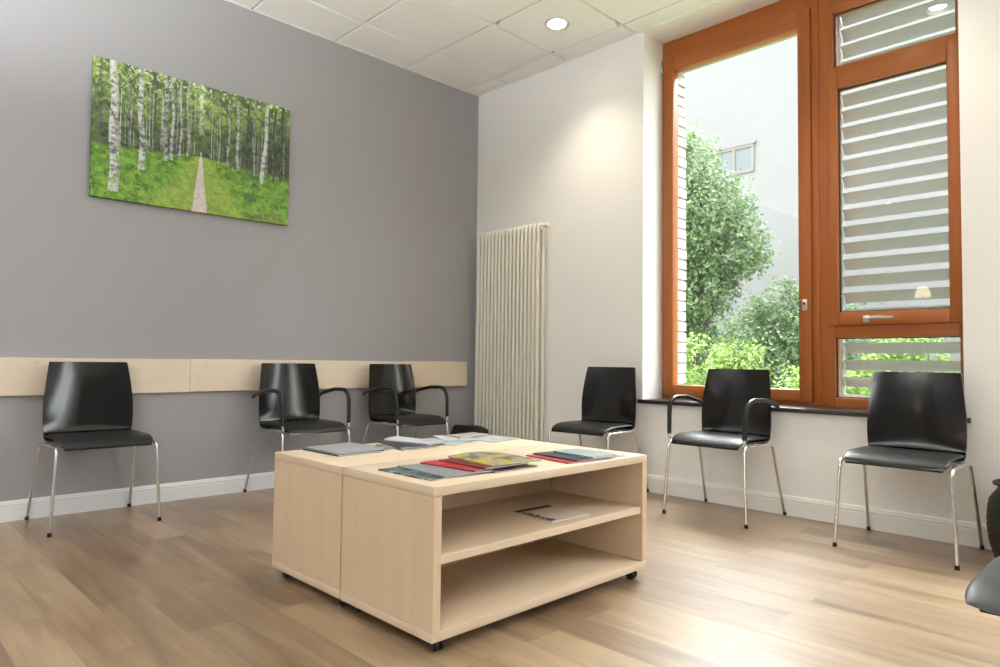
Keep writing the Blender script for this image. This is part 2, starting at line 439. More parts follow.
for y in (-2.839, -3.63):
    b = bmesh.new(); box(b, (.375, y-.008, .60), (.425, y+.008, 3.24), .003); blpart('guide_rail', b, M['rail_alu'])
b = bmesh.new(); box(b, (.35, Y1-.02, 3.245), (.45, Y0+.02, 3.36), .004); blpart('head_box', b, M['rail_alu'])

# ------------------------------------------------------------------ outdoors
b = bmesh.new(); box(b, (.5, -30, -.9), (40, 30, -.35)); struct('ground', b, M['grass'])
bld = tag(empty('building', (15, 4, -.35)), 'pale rendered building seen through the left window pane behind the trees', 'building')
def bpart(name, bm, m, par=None):
    o = finish(name, bm, m, par or bld); base = Vector(bld.location); o.data.transform(Matrix.Translation(-base)); return o
b = bmesh.new(); box(b, (12, -14, -.35), (18, 26, 9.2)); bpart('wall', b, M['facade'])
b = bmesh.new(); box(b, (11.8, -14.2, 9.2), (18.2, 26.2, 9.45)); bpart('roof', b, M['facade_trim'])
def bwin(y0, y1, z0, z1):
    b = bmesh.new()
    w = .06
    for yy_ in (y0-w/2, y1+w/2, (y0+y1)/2): box(b, (11.95, yy_-w/2, z0+w+.001), (11.998, yy_+w/2, z1-w-.001))
    box(b, (11.95, y0, z0), (11.998, y1, z0+w)); box(b, (11.95, y0, z1-w), (11.998, y1, z1)); box(b, (11.93, y0+.05, z1+.002), (11.998, y1-.05, z1+.06))
    f = bpart('window_frame', b, M['facade_trim'])
    b = bmesh.new(); box(b, (11.985, y0-w, z0+w), (11.995, y1+w, z1-w))
    o = finish('pane', b, M['ext_glass'], f); o.data.transform(Matrix.Translation(-Vector(bld.location)))
bwin(4.18, 3.14, 5.58, 6.26); bwin(9.5, 8.4, 5.58, 6.26)

def leaf_mat(name, c0, c1, c2):
    m, nt, bs = new_mat(name); N, L = nt.nodes.new, nt.links.new
    a = N('ShaderNodeAttribute'); a.attribute_name = 'tone'
    r = N('ShaderNodeValToRGB'); e = r.color_ramp.elements; e[0].color = (*c0, 1); e[1].color = (*c2, 1); k = e.new(.5); k.color = (*c1, 1)
    L(a.outputs['Fac'], r.inputs[0]); L(r.outputs[0], bs.inputs['Base Color']); bs.inputs['Roughness'].default_value = .6
    t = N('ShaderNodeBsdfTranslucent'); L(r.outputs[0], t.inputs[0])
    mx = N('ShaderNodeMixShader'); mx.inputs[0].default_value = .35
    L(bs.outputs[0], mx.inputs[1]); L(t.outputs[0], mx.inputs[2]); L(mx.outputs[0], nt.nodes['Material Output'].inputs[0]); return m
def foliage(name, blobs, n, size, m, parent, droop=.0):
    """leaf quads scattered through and over lumpy blobs (centre, radii) in the parent's frame"""
    vol = np.array([bl_[1][0]*bl_[1][1]*bl_[1][2] for bl_ in blobs])**.7; cnt = (vol/vol.sum()*n).astype(int)
    V = []; T_ = []
    for (c, rad), k in zip(blobs, cnt):
        d = rng.normal(size=(k, 3)); d /= np.linalg.norm(d, axis=1)[:, None]
        # clumps
        cl = rng.normal(size=(max(6, k//60), 3)); cl /= np.linalg.norm(cl, axis=1)[:, None]
        dc = cl[rng.integers(0, len(cl), k)]; d = d*.45+dc; d /= np.linalg.norm(d, axis=1)[:, None]
        r = 1-.5*rng.random(k)**1.6
        ctr = np.array(c)+d*np.array(rad)*r[:, None]*(1+.12*rng.normal(size=(k, 1)))
        nrm = d*.6+rng.normal(size=(k, 3))*.6+np.array([0, 0, .5]); nrm /= np.linalg.norm(nrm, axis=1)[:, None]
        a = np.cross(nrm, rng.normal(size=(k, 3))); a /= np.linalg.norm(a, axis=1)[:, None]; bb = np.cross(nrm, a)
        s = size*(.6+.8*rng.random(k))[:, None]
        q = np.stack([ctr-a*s, ctr-bb*s*.45-nrm*s*.1, ctr+a*s, ctr+bb*s*.45-nrm*s*.1], 1)
        V.append(q.reshape(-1, 3)); T_.append(np.clip(.5+.22*rng.normal(size=k)+.1*rng.normal(), 0, 1))
    V = np.concatenate(V); T_ = np.concatenate(T_); nf = len(T_)
    me = bpy.data.meshes.new(name); me.vertices.add(len(V)); me.vertices.foreach_set('co', V.ravel())
    me.loops.add(nf*4); me.loops.foreach_set('vertex_index', np.arange(nf*4)); me.polygons.add(nf)
    me.polygons.foreach_set('loop_start', np.arange(nf)*4); me.update(); me.validate()
    at = me.attributes.new('tone', 'FLOAT', 'FACE'); at.data.foreach_set('value', T_.astype(np.float32))
    me.materials.append(m); o = bpy.data.objects.new(name, me); COL.objects.link(o); o.parent = parent; return o
def branches(name, paths, parent):
    b = bmesh.new()
    for pts, r0, r1 in paths:
        n = len(pts); tube(b, pts, [r0+(r1-r0)*i/(n-1) for i in range(n)], 8)
    return finish(name, b, M['bark'], parent, 40)
L_tree = leaf_mat('maple_leaf', (0.046, 0.090, 0.030), (0.102, 0.168, 0.060), (0.180, 0.258, 0.102))
L_bush = leaf_mat('bush_leaf', (0.046, 0.090, 0.034), (0.108, 0.174, 0.070), (0.180, 0.264, 0.114))
L_hedge = leaf_mat('young_leaf', (0.108, 0.180, 0.036), (0.204, 0.312, 0.072), (0.324, 0.420, 0.120))
GZ = -.35
t = tag(empty('tree', (7.2, 1.95, GZ)), 'tall dark green leafy tree outside the left window pane', 'tree')
foliage('foliage', [((0, .05, 4.75), (.6, .45, .75)), ((0, -.25, 3.95), (.8, .75, .75)), ((.1, -.5, 3.3), (.8, .72, .65)), ((0, .3, 3.3), (.8, .7, .8)), ((.1, .55, 4.2), (.7, .5, .8)), ((0, -.1, 2.55), (.7, .6, .6)), ((0, .45, 2.1), (.6, .5, .7)), ((.1, .1, 1.55), (.5, .4, .5))], 26000, .045, L_tree, t)
branches('trunk', [([(0, 0, 0), (.05, .02, 1.2), (0, .05, 2.4), (.02, .0, 3.8)], .11, .04), ([(0, .03, 1.5), (.1, -.3, 2.3), (0, -.5, 3.2)], .05, .02), ([(0, .04, 1.8), (.1, .4, 2.8), (.1, .5, 3.8)], .05, .02)], t)
t = tag(empty('bush', (9.3, 1.14, GZ)), 'large round grey-green bush outside the left window, right of the tall tree', 'bush')
foliage('foliage', [((0, .2, 2.1), (.6, .5, .55)), ((0, -.25, 1.75), (.8, .7, .8)), ((0, .75, 1.5), (.7, .6, .7)), ((-.1, .1, 1.1), (.9, .9, .8)), ((0, -.9, 1.3), (.8, .7, .9)), ((-.1, -.4, .6), (.8, .9, .6)), ((0, .9, .8), (.7, .6, .7))], 22000, .04, L_bush, t); t.scale = (1.1, 1.13, 1.1)
branches('stem', [([(0, 0, 0), (.05, .05, .8), (0, .1, 1.9)], .06, .02), ([(0, .02, .3), (.1, -.3, .9), (0, -.5, 1.5)], .04, .015), ([(0, .02, .3), (.1, .4, .9), (0, .7, 1.5)], .04, .015)], t)
hd = [((4.6, .85), 1.62, 'low yellow-green shrub below the tree, leftmost behind the glass'), ((5.7, .48), 1.55, 'bright yellow-green shrub outside, directly above the window chair'), ((4.6, -1.1), 1.25, 'yellow-green shrub outside at the right edge of the left pane'), ((5.8, -1.75), 1.7, 'green shrub outside behind the left end of the slatted blind'), ((4.7, -3.2), 1.6, 'green shrub outside behind the right end of the slatted blind')]
for (x, y), h, lab in hd:
    t = tag(empty('shrub', (x, y, GZ)), lab, 'shrub')
    foliage('foliage', [((0, 0, h*.45), (.4, .42, h*.42)), ((0, .25, h*.62), (.3, .28, h*.36)), ((.05, -.25, h*.7), (.3, .26, h*.3)), ((0, 0, h*.8), (.26, .22, h*.22))], 6000, .03, L_hedge, t)
    branches('stem', [([(0, 0, 0), (.02, .02, h*.4), (0, .03, h*.85)], .015, .005), ([(0, 0, .02), (.05, .15, h*.4), (0, .25, h*.8)], .012, .004), ([(0, 0, .02), (.05, -.15, h*.4), (0, -.25, h*.8)], .012, .004)], t)

# ------------------------------------------------------------------ picture on the grey wall
def paint_forest(W, Hh):
    U, V = np.meshgrid((np.arange(W)+.5)/W, (np.arange(Hh)+.5)/Hh)
    def nz(fx, fy, s):
        r = np.random.default_rng(s); g = r.random((int(fy)+3, int(fx)+3))
        x, y = U*fx, V*fy; xi, yi = x.astype(int), y.astype(int); fx_, fy_ = x-xi, y-yi
        fx_, fy_ = fx_*fx_*(3-2*fx_), fy_*fy_*(3-2*fy_)
        return (g[yi, xi]*(1-fx_)+g[yi, xi+1]*fx_)*(1-fy_)+(g[yi+1, xi]*(1-fx_)+g[yi+1, xi+1]*fx_)*fy_
    def fb(fx, fy, s): return nz(fx, fy, s)*.5+nz(fx*2, fy*2, s+1)*.3+nz(fx*4.1, fy*4.1, s+2)*.2
    def ss(a, b_, x): t_ = np.clip((x-a)/(b_-a), 0, 1); return t_*t_*(3-2*t_)
    def mixc(img, col, a): return img*(1-a[..., None])+np.array(col)*a[..., None]
    n1, n2, n3 = fb(26, 18, 1), fb(60, 40, 5), fb(9, 6, 11)
    vx, vy = .505, .53
    img = np.zeros((Hh, W, 3))+np.array((.12, .19, .075))
    dark = ss(.5, .95, np.abs(U-vx)*1.2+V*.55+.25*(n3-.5))
    img = mixc(img, (.33, .47, .10), ss(.42, .7, n1)*.8*(1-ss(.15, .5, V)*.5))
    img = mixc(img, (.55, .68, .28), ss(.56, .75, n2)*.7*(1-ss(.0, .45, V)))
    img = mixc(img, (.06, .09, .04), ss(.47, .66, fb(34, 26, 21))*.75)
    img = mixc(img, (.04, .06, .03), ss(.55, .85, U)*ss(.02, .4, V)*.62); img = mixc(img, (.05, .075, .035), ss(.30, .52, V)*.55)
    # light column of sky over the path
    img = mixc(img, (.72, .82, .55), np.exp(-((U-vx)/(.011+.016*n1))**2)*(1-ss(.2, .5, V))*ss(.3, .6, n2)*.8)
    img = mixc(img, (.80, .90, .62), ss(.60, .72, n2)*(1-ss(.02, .22, V+.08*n1))*.8)
    # distant trunks, thin and pale, denser towards the vanishing point
    rr = np.random.default_rng(3)
    for k in range(90):
        s = rr.choice([-1, 1]); d = .03+.46*rr.random()**1.5
        u0 = vx+s*d; w = .0012+.007*d*rr.random(); top = .55-.5*rr.random()-.3*d*0; bot = vy+.02+.16*d*(.5+rr.random())
        tone = rr.choice([.55, .38, .10, .08, .62]); tone *= (.75 if s > 0 else 1)
        lean = (rr.random()-.5)*.03
        a = ss(w, w*.4, np.abs(U-u0-lean*(V-bot)))*(V > top)*(V < bot)
        img = mixc(img, (tone*.98, tone, tone*.9), a*.7)
    # forest floor: grassy banks each side
    bank = vy+.03+.10*np.abs(U-vx)*np.where(U < vx, .95, .8)+.03*(n3-.5)
    ga = ss(0, .025, V-bank)
    gcol = np.zeros_like(img)+np.array((.11, .23, .03))
    gcol = mixc(gcol, (.21, .38, .045), ss(.4, .65, fb(40, 30, 31))); gcol = mixc(gcol, (.035, .10, .02), ss(.52, .7, fb(30, 34, 41))*.7)
    gcol = mixc(gcol, (.28, .20, .07), ss(.75, 1., U)*ss(.8, 1., V)*ss(.4, .6, n1)*.6)
    hw = .012+(V-vy)*.31
    verge = ss(1.2, .75, np.abs(U-vx+.0*(V-vy))/np.maximum(hw, 1e-3)*.62)
    gcol = mixc(gcol, (.34, .44, .08), verge*(.55+.5*(n2-.2))*.8)
    img = img*(1-ga[..., None])+gcol*ga[..., None]
    pw = .003+(V-vy)*.078
    pc = vx-(V-vy)*.005
    img = mixc(img, (.62, .56, .52), ss(1.15, .8, np.abs(U-pc)/np.maximum(pw, 1e-3)+.25*(n2-.5))*(V > vy+.0))
    # near birch trunks
    def birch(ut, ub, vt, vb, w0, w1, tone=.72, mark=.5, seed=0):
        t_ = np.clip((V-vt)/(vb-vt), 0, 1); c = ut+(ub-ut)*t_+.004*np.sin(V*13+seed); w = w0+(w1-w0)*t_
        x = (U-c)/w; a = ss(1.08, .85, np.abs(x))*(V >= vt)*(V <= vb+.01*np.abs(np.sin(U*300)))
        shade = 1-.35*ss(-.1, 1, x)
        col = np.stack([tone*shade*.98, tone*shade, tone*shade*.98], -1)
        r = np.random.default_rng(seed+50)
        for k in range(int(26*mark)):
            vm = vt+(vb-vt)*r.random(); xm = r.uniform(-.9, .9); sz = r.uniform(.3, .9); hh = r.uniform(.004, .012)
            m_ = np.exp(-((x-xm)/sz)**2-((V-vm)/hh)**2)*.7; col = col*(1-m_[..., None])+.06*m_[..., None]
        g_ = ss(.62, .8, nz(180, 60, seed+9)); col = col*(1-.35*g_[..., None])
        return img*(1-a[..., None])+col*a[..., None]
    for args in ((.435, .437, 0, .58, .004, .005, .5, .5, 2), (.40, .402, 0, .6, .005, .006, .5, .6, 3), (.36, .362, 0, .63, .007, .008, .52, 1.2, 4), (.375, .38, .05, .62, .004, .005, .16, .2, 5),
                 (.324, .329, .0, .645, .010, .011, .5, 2.2, 6), (.206, .222, .0, .745, .011, .016, .62, 1.6, 7), (.03, .035, 0, .6, .004, .005, .12, .1, 8), (.275, .277, 0, .6, .005, .005, .10, .2, 18), (.155, .16, 0, .58, .004, .004, .25, .2, 19),
                 (.60, .60, .1, .58, .004, .004, .4, .5, 9), (.65, .648, .1, .60, .005, .006, .42, .7, 10), (.698, .703, .06, .605, .008, .009, .5, .9, 11), (.75, .748, .1, .62, .004, .005, .10, .1, 12),
                 (.79, .79, .0, .63, .006, .007, .3, .6, 13), (.91, .905, .05, .66, .006, .006, .08, .1, 14), (.955, .95, .0, .64, .008, .008, .10, .2, 15), (.868, .84, .03, .68, .010, .013, .62, .5, 16), (.087, .100, .0, .935, .0155, .024, .66, 1.5, 17)):
        img = birch(*args)
    # thin dark boughs
    for (u0, v0, u1, v1) in ((.11, .2, .205, .05), (.13, .02, .21, .26), (.20, .2, .165, .02), (.1, .42, .04, .25), (.24, .62, .12, .3), (.61, .1, .70, .3), (.75, .05, .79, .3)):
        dx, dy = u1-u0, v1-v0; t_ = np.clip(((U-u0)*dx+(V-v0)*dy)/(dx*dx+dy*dy), 0, 1)
        dist = np.hypot(U-u0-dx*t_, (V-v0-dy*t_)*.67); img = mixc(img, (.03, .035, .02), ss(.0035, .0015, dist)*.8)
    tuft = ss(.50, .66, fb(70, 22, 71))*ss(.0, .06, V-(vy+.12+.45*np.abs(U-vx)*0))*ga*(np.abs(U-vx) > hw*1.3)
    img = mixc(img, (.17, .36, .05), tuft*.7)
    hf = fb(150, 100, 91); img = img*(.62+.76*hf)[..., None]          # leaf and grass texture
    img = img*(1-.45*ss(.50, .62, fb(48, 40, 95))*(1-ga)*ss(.15, .4, V))[..., None]
    img = mixc(img, (.52, .62, .22), ss(.60, .74, fb(70, 55, 97))*(1-ss(.15, .42, V))*ss(.75, .35, U)*.75)
    return np.clip(img, 0, 1)
PX0, PX1, PZ0, PZ1, PT = -2.947, -1.760, 1.755, 2.552, .028
W_, H_ = 380, 255
img = paint_forest(W_, H_)
xs_ = np.linspace(0, PX1-PX0, W_+1); zs_ = np.linspace(PZ1-PZ0, 0, H_+1)
XX, ZZ = np.meshgrid(xs_, zs_); V = np.stack([XX, np.full_like(XX, -PT), ZZ], -1).reshape(-1, 3)
idx = np.arange((W_+1)*(H_+1)).reshape(H_+1, W_+1)
Q = np.stack([idx[:-1, :-1], idx[1:, :-1], idx[1:, 1:], idx[:-1, 1:]], -1).reshape(-1, 4)
# canvas sides carry the print round the edge
rim = np.concatenate([idx[0, :], idx[1:, -1], idx[-1, -2::-1], idx[-2:0, 0][::-1] if False else idx[-2:0:-1, 0]])
nb = len(V); Vb = V[rim].copy(); Vb[:, 1] = -.004
side = np.stack([rim, np.roll(rim, -1), nb+np.roll(np.arange(len(rim)), -1), nb+np.arange(len(rim))], -1)
V = np.concatenate([V, Vb]); A = np.concatenate([Q, side])
ff = img.reshape(-1, 3)
rimcol = np.concatenate([img[0, :], img[:, -1], img[-1, ::-1], img[::-1, 0]])[:len(rim)]*.8
C4 = np.concatenate([np.concatenate([ff, rimcol]), np.ones((len(A), 1))], 1)
me = bpy.data.meshes.new('canvas_print'); me.vertices.add(len(V)); me.vertices.foreach_set('co', V.ravel())
me.loops.add(len(A)*4); me.loops.foreach_set('vertex_index', A.ravel()); me.polygons.add(len(A)); me.polygons.foreach_set('loop_start', np.arange(len(A))*4)
me.update(); me.validate()
at = me.attributes.new('print', 'FLOAT_COLOR', 'FACE'); at.data.foreach_set('color', C4.astype(np.float32).ravel())
me.materials.append(vcol_mat('forest_print', .45))
o = bpy.data.objects.new('canvas_print', me); COL.objects.link(o); o.location = (PX0, 0, PZ0); o.rotation_euler = (0, R(-.35), 0)
tag(o, 'wide frameless canvas print of a birch forest path on the grey wall', 'picture')
b = bmesh.new(); box(b, (.03, -.0055, .03), (PX1-PX0-.03, -.0005, PZ1-PZ0-.03)); finish('backing', b, M['paper'], o)

# ------------------------------------------------------------------ wall rails behind the chairs
def wall_rail(x0, x1, z0, z1, screws, label):
    t = tag(empty('wall_rail', ((x0+x1)/2, 0, z0)), label, 'wall rail')
    b = bmesh.new(); box(b, (x0-t.location.x, -.02, 0), (x1-t.location.x, -.0005, z1-z0), .0015, 1); finish('board', b, M['rail_maple'], t)
    for x in screws:
        for z in (.022, z1-z0-.027):
            b = bmesh.new(); lathe(b, [(.0058, 0), (.0058, -.0008), (.004, -.0018), (.002, -.0012)], (0, 0, 0), 12, 'y')
            s = finish('screw', b, M['steel'], t, 30); s.location = (x-t.location.x, -.0198, z)
wall_rail(-5.4, -2.3725, .648, .8475, (-4.9, -4.0, -3.165, -2.473), 'pale maple wall rail board running out of the picture at left')
wall_rail(-2.3715, -.109, .650, .850, (-2.278, -1.35, -.222), 'pale maple wall rail board that ends beside the radiator')

# ------------------------------------------------------------------ radiator
rd = tag(empty('radiator', (-.075, -.52, 0)), 'tall cream column radiator on the white wall by the corner', 'radiator')
RZ0, RZ1, NC = .12, 1.915, 17
ry = [-.148-(.812-.148)*k/(NC-1) for k in range(NC)]
first = None
for y in ry:
    if first is None:
        b = bmesh.new()
        loop = fillet([(-.030, 0, (RZ0+RZ1)/2), (-.030, 0, RZ1), (.030, 0, RZ1), (.030, 0, RZ0), (-.030, 0, RZ0), (-.030, 0, (RZ0+RZ1)/2)], .028, 6)
        tube(b, loop, .0146, 12); 
        first = finish('column', b, M['radiator'], rd, 50); o = first
    else:
        o = first.copy(); COL.objects.link(o); o.parent = rd
    o.location = (0, y-rd.location.y, 0)
for z in (RZ0+.035, RZ1-.035):
    b = bmesh.new(); tube(b, [(0, ry[0]-rd.location.y+.02, z), (0, ry[-1]-rd.location.y-.02, z)], .017, 12); finish('header', b, M['radiator'], rd, 40)
b = bmesh.new()
tube(b, [(0, ry[-1]-rd.location.y-.02, RZ1-.035), (0, ry[-1]-rd.location.y-.045, RZ1-.035)], .010, 10)
lathe(b, [(.012, 0), (.019, -.004), (.020, -.035), (.014, -.042)], (0, ry[-1]-rd.location.y-.04, RZ1-.012), 16, 'y')
finish('valve', b, M['radiator'], rd, 40)
b = bmesh.new(); box(b, (-.048, ry[-1]-rd.location.y-.012, RZ1-.13), (-.036, ry[-1]-rd.location.y+.002, RZ1-.055), .003); finish('heat_meter', b, M['steel'], rd)
for y in (ry[2], ry[-3]):
    for z in (.35, 1.7):
        b = bmesh.new(); box(b, (.03, y-rd.location.y-.012, z), (.0745, y-rd.location.y+.012, z+.03), .003); finish('bracket', b, M['radiator'], rd)

# ------------------------------------------------------------------ chairs
PROF = [(.468, .398), (.462, .416), (.435, .430), (.38, .434), (.30, .432), (.22, .427), (.165, .425), (.122, .432), (.094, .452), (.080, .488), (.073, .545), (.066, .62), (.055, .70), (.043, .77), (.032, .826)]
HWID = [.195, .203, .208, .210, .210, .209, .208, .208, .210, .213, .215, .213, .205, .196, .187]
CUR = [0, 0, 0, 0, .0, .0, .002, .006, .014, .022, .028, .031, .033, .033, .033]
YO = .24
def shell_bm():
    b = bmesh.new(); th = .011; nu = 15
    # resample the profile smoothly
    P = [Vector((a, z)) for a, z in PROF]; pts = []; hw = []; cu = []
    for i in range(len(P)-1):
        p0, p1, p2, p3 = P[max(i-1, 0)], P[i], P[i+1], P[min(i+2, len(P)-1)]
        for k in range(3):
            t = k/3
            pts.append(.5*((2*p1)+(p2-p0)*t+(2*p0-5*p1+4*p2-p3)*t*t+(3*p1-p0-3*p2+p3)*t**3))
            hw.append(HWID[i]*(1-t)+HWID[i+1]*t); cu.append(CUR[i]*(1-t)+CUR[i+1]*t)
    pts.append(P[-1]); hw.append(HWID[-1]); cu.append(CUR[-1])
    top, bot = [], []
    for i, p in enumerate(pts):
        t = (pts[min(i+1, len(pts)-1)]-pts[max(i-1, 0)]).normalized(); n = Vector((t.y, -t.x))   # towards the back / underside
        if n.y > 0 and abs(n.y) > abs(n.x): n = -n
        rt, rb = [], []
        for k in range(nu):
            u = math.sin((k/(nu-1)*2-1)*PI/2*.999); w = hw[i]
            y, z = p.x+cu[i]*u*u, p.y
            rt.append((u*w, y-YO, z)); rb.append((u*w, y-YO+n.x*th, z+n.y*th))
        top.append(rt); bot.append(rb)
    grid_solid(b, top, bot); 
    return b
def sup(x, p=7): return max(0., 1-abs(x)**p)
def pad_bm(y0=.118, y1=.480, hw=.217, T=.034, base=.440, droop=.030, p=6):
    b = bmesh.new(); nu, nv = 22, 22; top, bot = [], []
    for i in range(nu):
        u = math.sin((i/(nu-1)*2-1)*PI/2); rt, rb = [], []
        for j in range(nv):
            v = math.sin((j/(nv-1)*2-1)*PI/2)
            # rounded-rectangle plan
            k = (1-.06*abs(v)**6); kx = (1-.05*abs(u)**6)
            y = (y0+y1)/2+v*(y1-y0)/2*kx; x = u*hw*k
            d = max(0, (y-.36)/(.12)); zc = base-droop*d*d+.006*(u*u)
            h = T*.5*math.sqrt(sup(u, p)*sup(v, p))
            rt.append((x, y-YO, zc+h)); rb.append((x, y-YO, zc-h*.62))
        top.append(rt); bot.append(rb)
    grid_solid(b, top, bot); bmesh.ops.remove_doubles(b, verts=b.verts, dist=1e-6); return b
def make_chair(name, arms, cat='chair', inset=0., pad='black_pad', shell='black_gloss'):
    r = empty(name); r['category'] = cat
    sh = finish('seat_shell', shell_bm(), M[shell], r, 40); sh.location.z = .036 if inset else 0.
    finish('seat_pad', pad_bm() if not inset else pad_bm(T=.030, base=.458, y1=.505, hw=.225, droop=.012), M[pad], r, 60)
    q = inset; tr = .0085
    for s in (-1, 1):
        ztop = .411
        fr = fillet([(s*(.246-q), .48-q-YO, .012), (s*(.226-q), .458-q-YO, ztop), (s*(.222-q), .34-YO, ztop)], .035, 6)
        rr = fillet([(s*(.246-q), .004+q-YO, .012), (s*(.228-q), .125+q*.9-YO, ztop), (s*(.222-q), .34-YO, ztop)], .035, 6)
        for pts, foot in ((fr, (s*(.246-q), .48-q-YO)), (rr, (s*(.246-q), .004+q-YO))):
            b = bmesh.new(); tube(b, pts, tr, 12); lg = finish('leg', b, M['chrome'], r, 40)
            d = (Vector(pts[1])-Vector(pts[0])).normalized()
            b = bmesh.new(); a = Vector(pts[0]); tube(b, [a-d*.0115, a-d*.009, a+d*.008], [.0088, .0102, .0096], 12)
            finish('foot_cap', b, M['rubber'], lg, 40)
        b = bmesh.new()   # flat carrier under the shell that joins the side frame to the seat
        box(b, (s*(.222-q), .30-YO, .407), (s*.10, .33-YO, .424), .001); finish('seat_bracket', b, M['chrome'], r)
        if arms:
            path = fillet([(s*.226, .458-YO, .425), (s*.227, .457-YO, .452), (s*.235, .442-YO, .664), (s*.240, .25-YO, .660), (s*.240, .10-YO, .630), (s*.238, .065-YO, .608)], [.02, .10, .10, .035], 7)
            b = bmesh.new(); tube(b, path[:9], tr, 12); ar = finish('armrest_post', b, M['chrome'], r, 40)
            b = bmesh.new(); n = len(path)
            tube(b, path[6:], [.0095]+[.0125]*(n-8)+[.009], 12); finish('armrest', b, M['black_plastic'], r, 40)
    return r
plain = make_chair('stacking_chair', False); armed = make_chair('armchair', True)
pl_i = iter([0, 1, 2]); 
def place(proto, used, loc, rz, label, group=None):
    o = proto if not used else copy_tree(proto)
    o.location = loc; o.rotation_euler = (0, 0, rz); o['label'] = label
    if group: o['group'] = group
    return o
GP, GA = 'armless black stacking chairs', 'black chairs with curved armrests'
place(plain, 0, (-2.932, -.265, 0), PI+R(1.), 'armless black chair with chrome legs in front of the grey wall', GP)
place(plain, 1, (-.275, -1.518, 0), PI/2+R(4), 'armless black chair between the radiator and the window, legs partly behind the table', GP)
place(plain, 1, (-.275, -3.357, 0), PI/2, 'armless black chair below the slatted blind at the right end of the window', GP)
place(armed, 0, (-1.770, -.275, 0), PI, 'black chair with armrests by the grey wall, nearer the armless chair', GA)
place(armed, 1, (-.945, -.275, 0), PI+R(2), 'black chair with armrests by the grey wall, nearest the radiator', GA)
place(armed, 1, (-.255, -2.417, 0), PI/2, 'black chair with armrests in front of the left window pane', GA)
lc = make_chair('lounge_chair', False, 'chair', .12, 'lead_grey', 'black_plastic')
lc.location = (-2.275, -4.255, 0); lc.rotation_euler = (0, 0, PI/2)
lc['label'] = 'grey padded seat corner at the lower right edge, nearest the camera'

# ------------------------------------------------------------------ table: two shelf units on casters pushed back to back
UX0, UX1, TZ0, TZ1 = -2.680, -1.586, .042, .490
def shelf_unit(y_front, depth, label):
    """open side faces local -y; origin at floor, middle of the footprint"""
    w = UX1-UX0; hw, hd, t = w/2, depth/2, .029
    r = tag(empty('shelf_unit', ((UX0+UX1)/2, y_front+hd, 0)), label, 'shelf unit', 'table of two wheeled shelf units')
    e = .0025
    b = bmesh.new(); box(b, (-hw, -hd, TZ1-t), (hw, hd, TZ1), e, 2); finish('top', b, M['maple_x'], r, 40)
    b = bmesh.new(); box(b, (-hw, -hd, TZ0), (hw, hd, TZ0+t), e, 2); finish('base', b, M['maple_x'], r, 40)
    for s in (-1, 1):
        b = bmesh.new(); box(b, (s*(hw-.0006), -hd+.0006, TZ0+t+.0008), (s*(hw-.031), hd-.0006, TZ1-t-.0008), .0012, 1); finish('side_panel', b, M['maple'], r)
    b = bmesh.new(); box(b, (-hw+.031, hd-.018, TZ0+t), (hw-.034, hd-.002, TZ1-t)); finish('back_panel', b, M['maple'], r)
    b = bmesh.new(); box(b, (-hw+.031, -hd+.008, .259), (hw-.031, hd-.018, .286), .002, 1); finish('shelf', b, M['maple_x'], r)
    for sx in (-1, 1):
        for sy in (-1, 1):
            x, y = sx*(hw-.050), sy*(hd-.040)
            b = bmesh.new(); box(b, (x-.022, y-.017, TZ0-.005), (x+.022, y+.017, TZ0-.0002), .001)
            tube(b, [(x, y, TZ0-.004), (x, y, .022)], .006, 8)
            lathe(b, [(.012, -.006), (.0135, -.004), (.0135, .004), (.012, .006)], (x, y, .0175), 12, 'x')
            c = finish('caster', b, M['rubber'], r, 40)
            for d in (-.0115, .0115):
                b = bmesh.new(); lathe(b, [(.006, -.005), (.0175, -.005), (.0192, -.003), (.0192, .003), (.0175, .005), (.006, .005)], (x+d, y, .0193), 20, 'x'); finish('wheel', b, M['rubber'], c, 40)
    return r
shelf_unit(-2.775, .497, 'front maple shelf unit on casters, its open shelves facing the room')
u2 = shelf_unit(-2.275, .497, 'rear maple shelf unit on casters behind the front unit, towards the grey wall')
u2.location = ((UX0+UX1)/2, -2.0245, 0); u2.rotation_euler = (0, 0, PI)

# ------------------------------------------------------------------ magazines
def cover_mat(name, base, c1=None, c2=None, band=None, rough=.3, scale=9., lo=.45, hi=.58, barpos=.82):
    """glossy cover: plain ground, a blotchy picture area, a coloured title band at one end"""
    m, nt, bs = new_mat(name); N, L = nt.nodes.new, nt.links.new
    bs.inputs['Roughness'].default_value = rough
    tc = N('ShaderNodeTexCoord'); sep = N('ShaderNodeSeparateXYZ'); L(tc.outputs['Generated'], sep.inputs[0])
    cur = None
    rgb = N('ShaderNodeRGB'); rgb.outputs[0].default_value = (*base, 1); cur = rgb.outputs[0]
    if c1:
        n = N('ShaderNodeTexNoise'); n.inputs['Scale'].default_value = scale; n.inputs['Detail'].default_value = 6
        L(tc.outputs['Object'], n.inputs['Vector'])
        r = N('ShaderNodeValToRGB'); e = r.color_ramp.elements; e[0].position = lo; e[1].position = hi
        e[0].color = (*base, 1); e[1].color = (*c1, 1)
        if c2: k = e.new(min(.95, hi+.08)); k.color = (*c2, 1)
        L(n.outputs['Fac'], r.inputs[0]); cur = r.outputs[0]
    if band:
        g = N('ShaderNodeMath'); g.operation = 'GREATER_THAN'; g.inputs[1].default_value = barpos; L(sep.outputs['Y'], g.inputs[0])
        mx = N('ShaderNodeMix'); mx.data_type = 'RGBA'; mx.inputs['B'].default_value = (*band, 1)
        L(g.outputs[0], mx.inputs['Factor']); L(cur, mx.inputs['A']); cur = mx.outputs['Result']
    L(cur, bs.inputs['Base Color']); return m
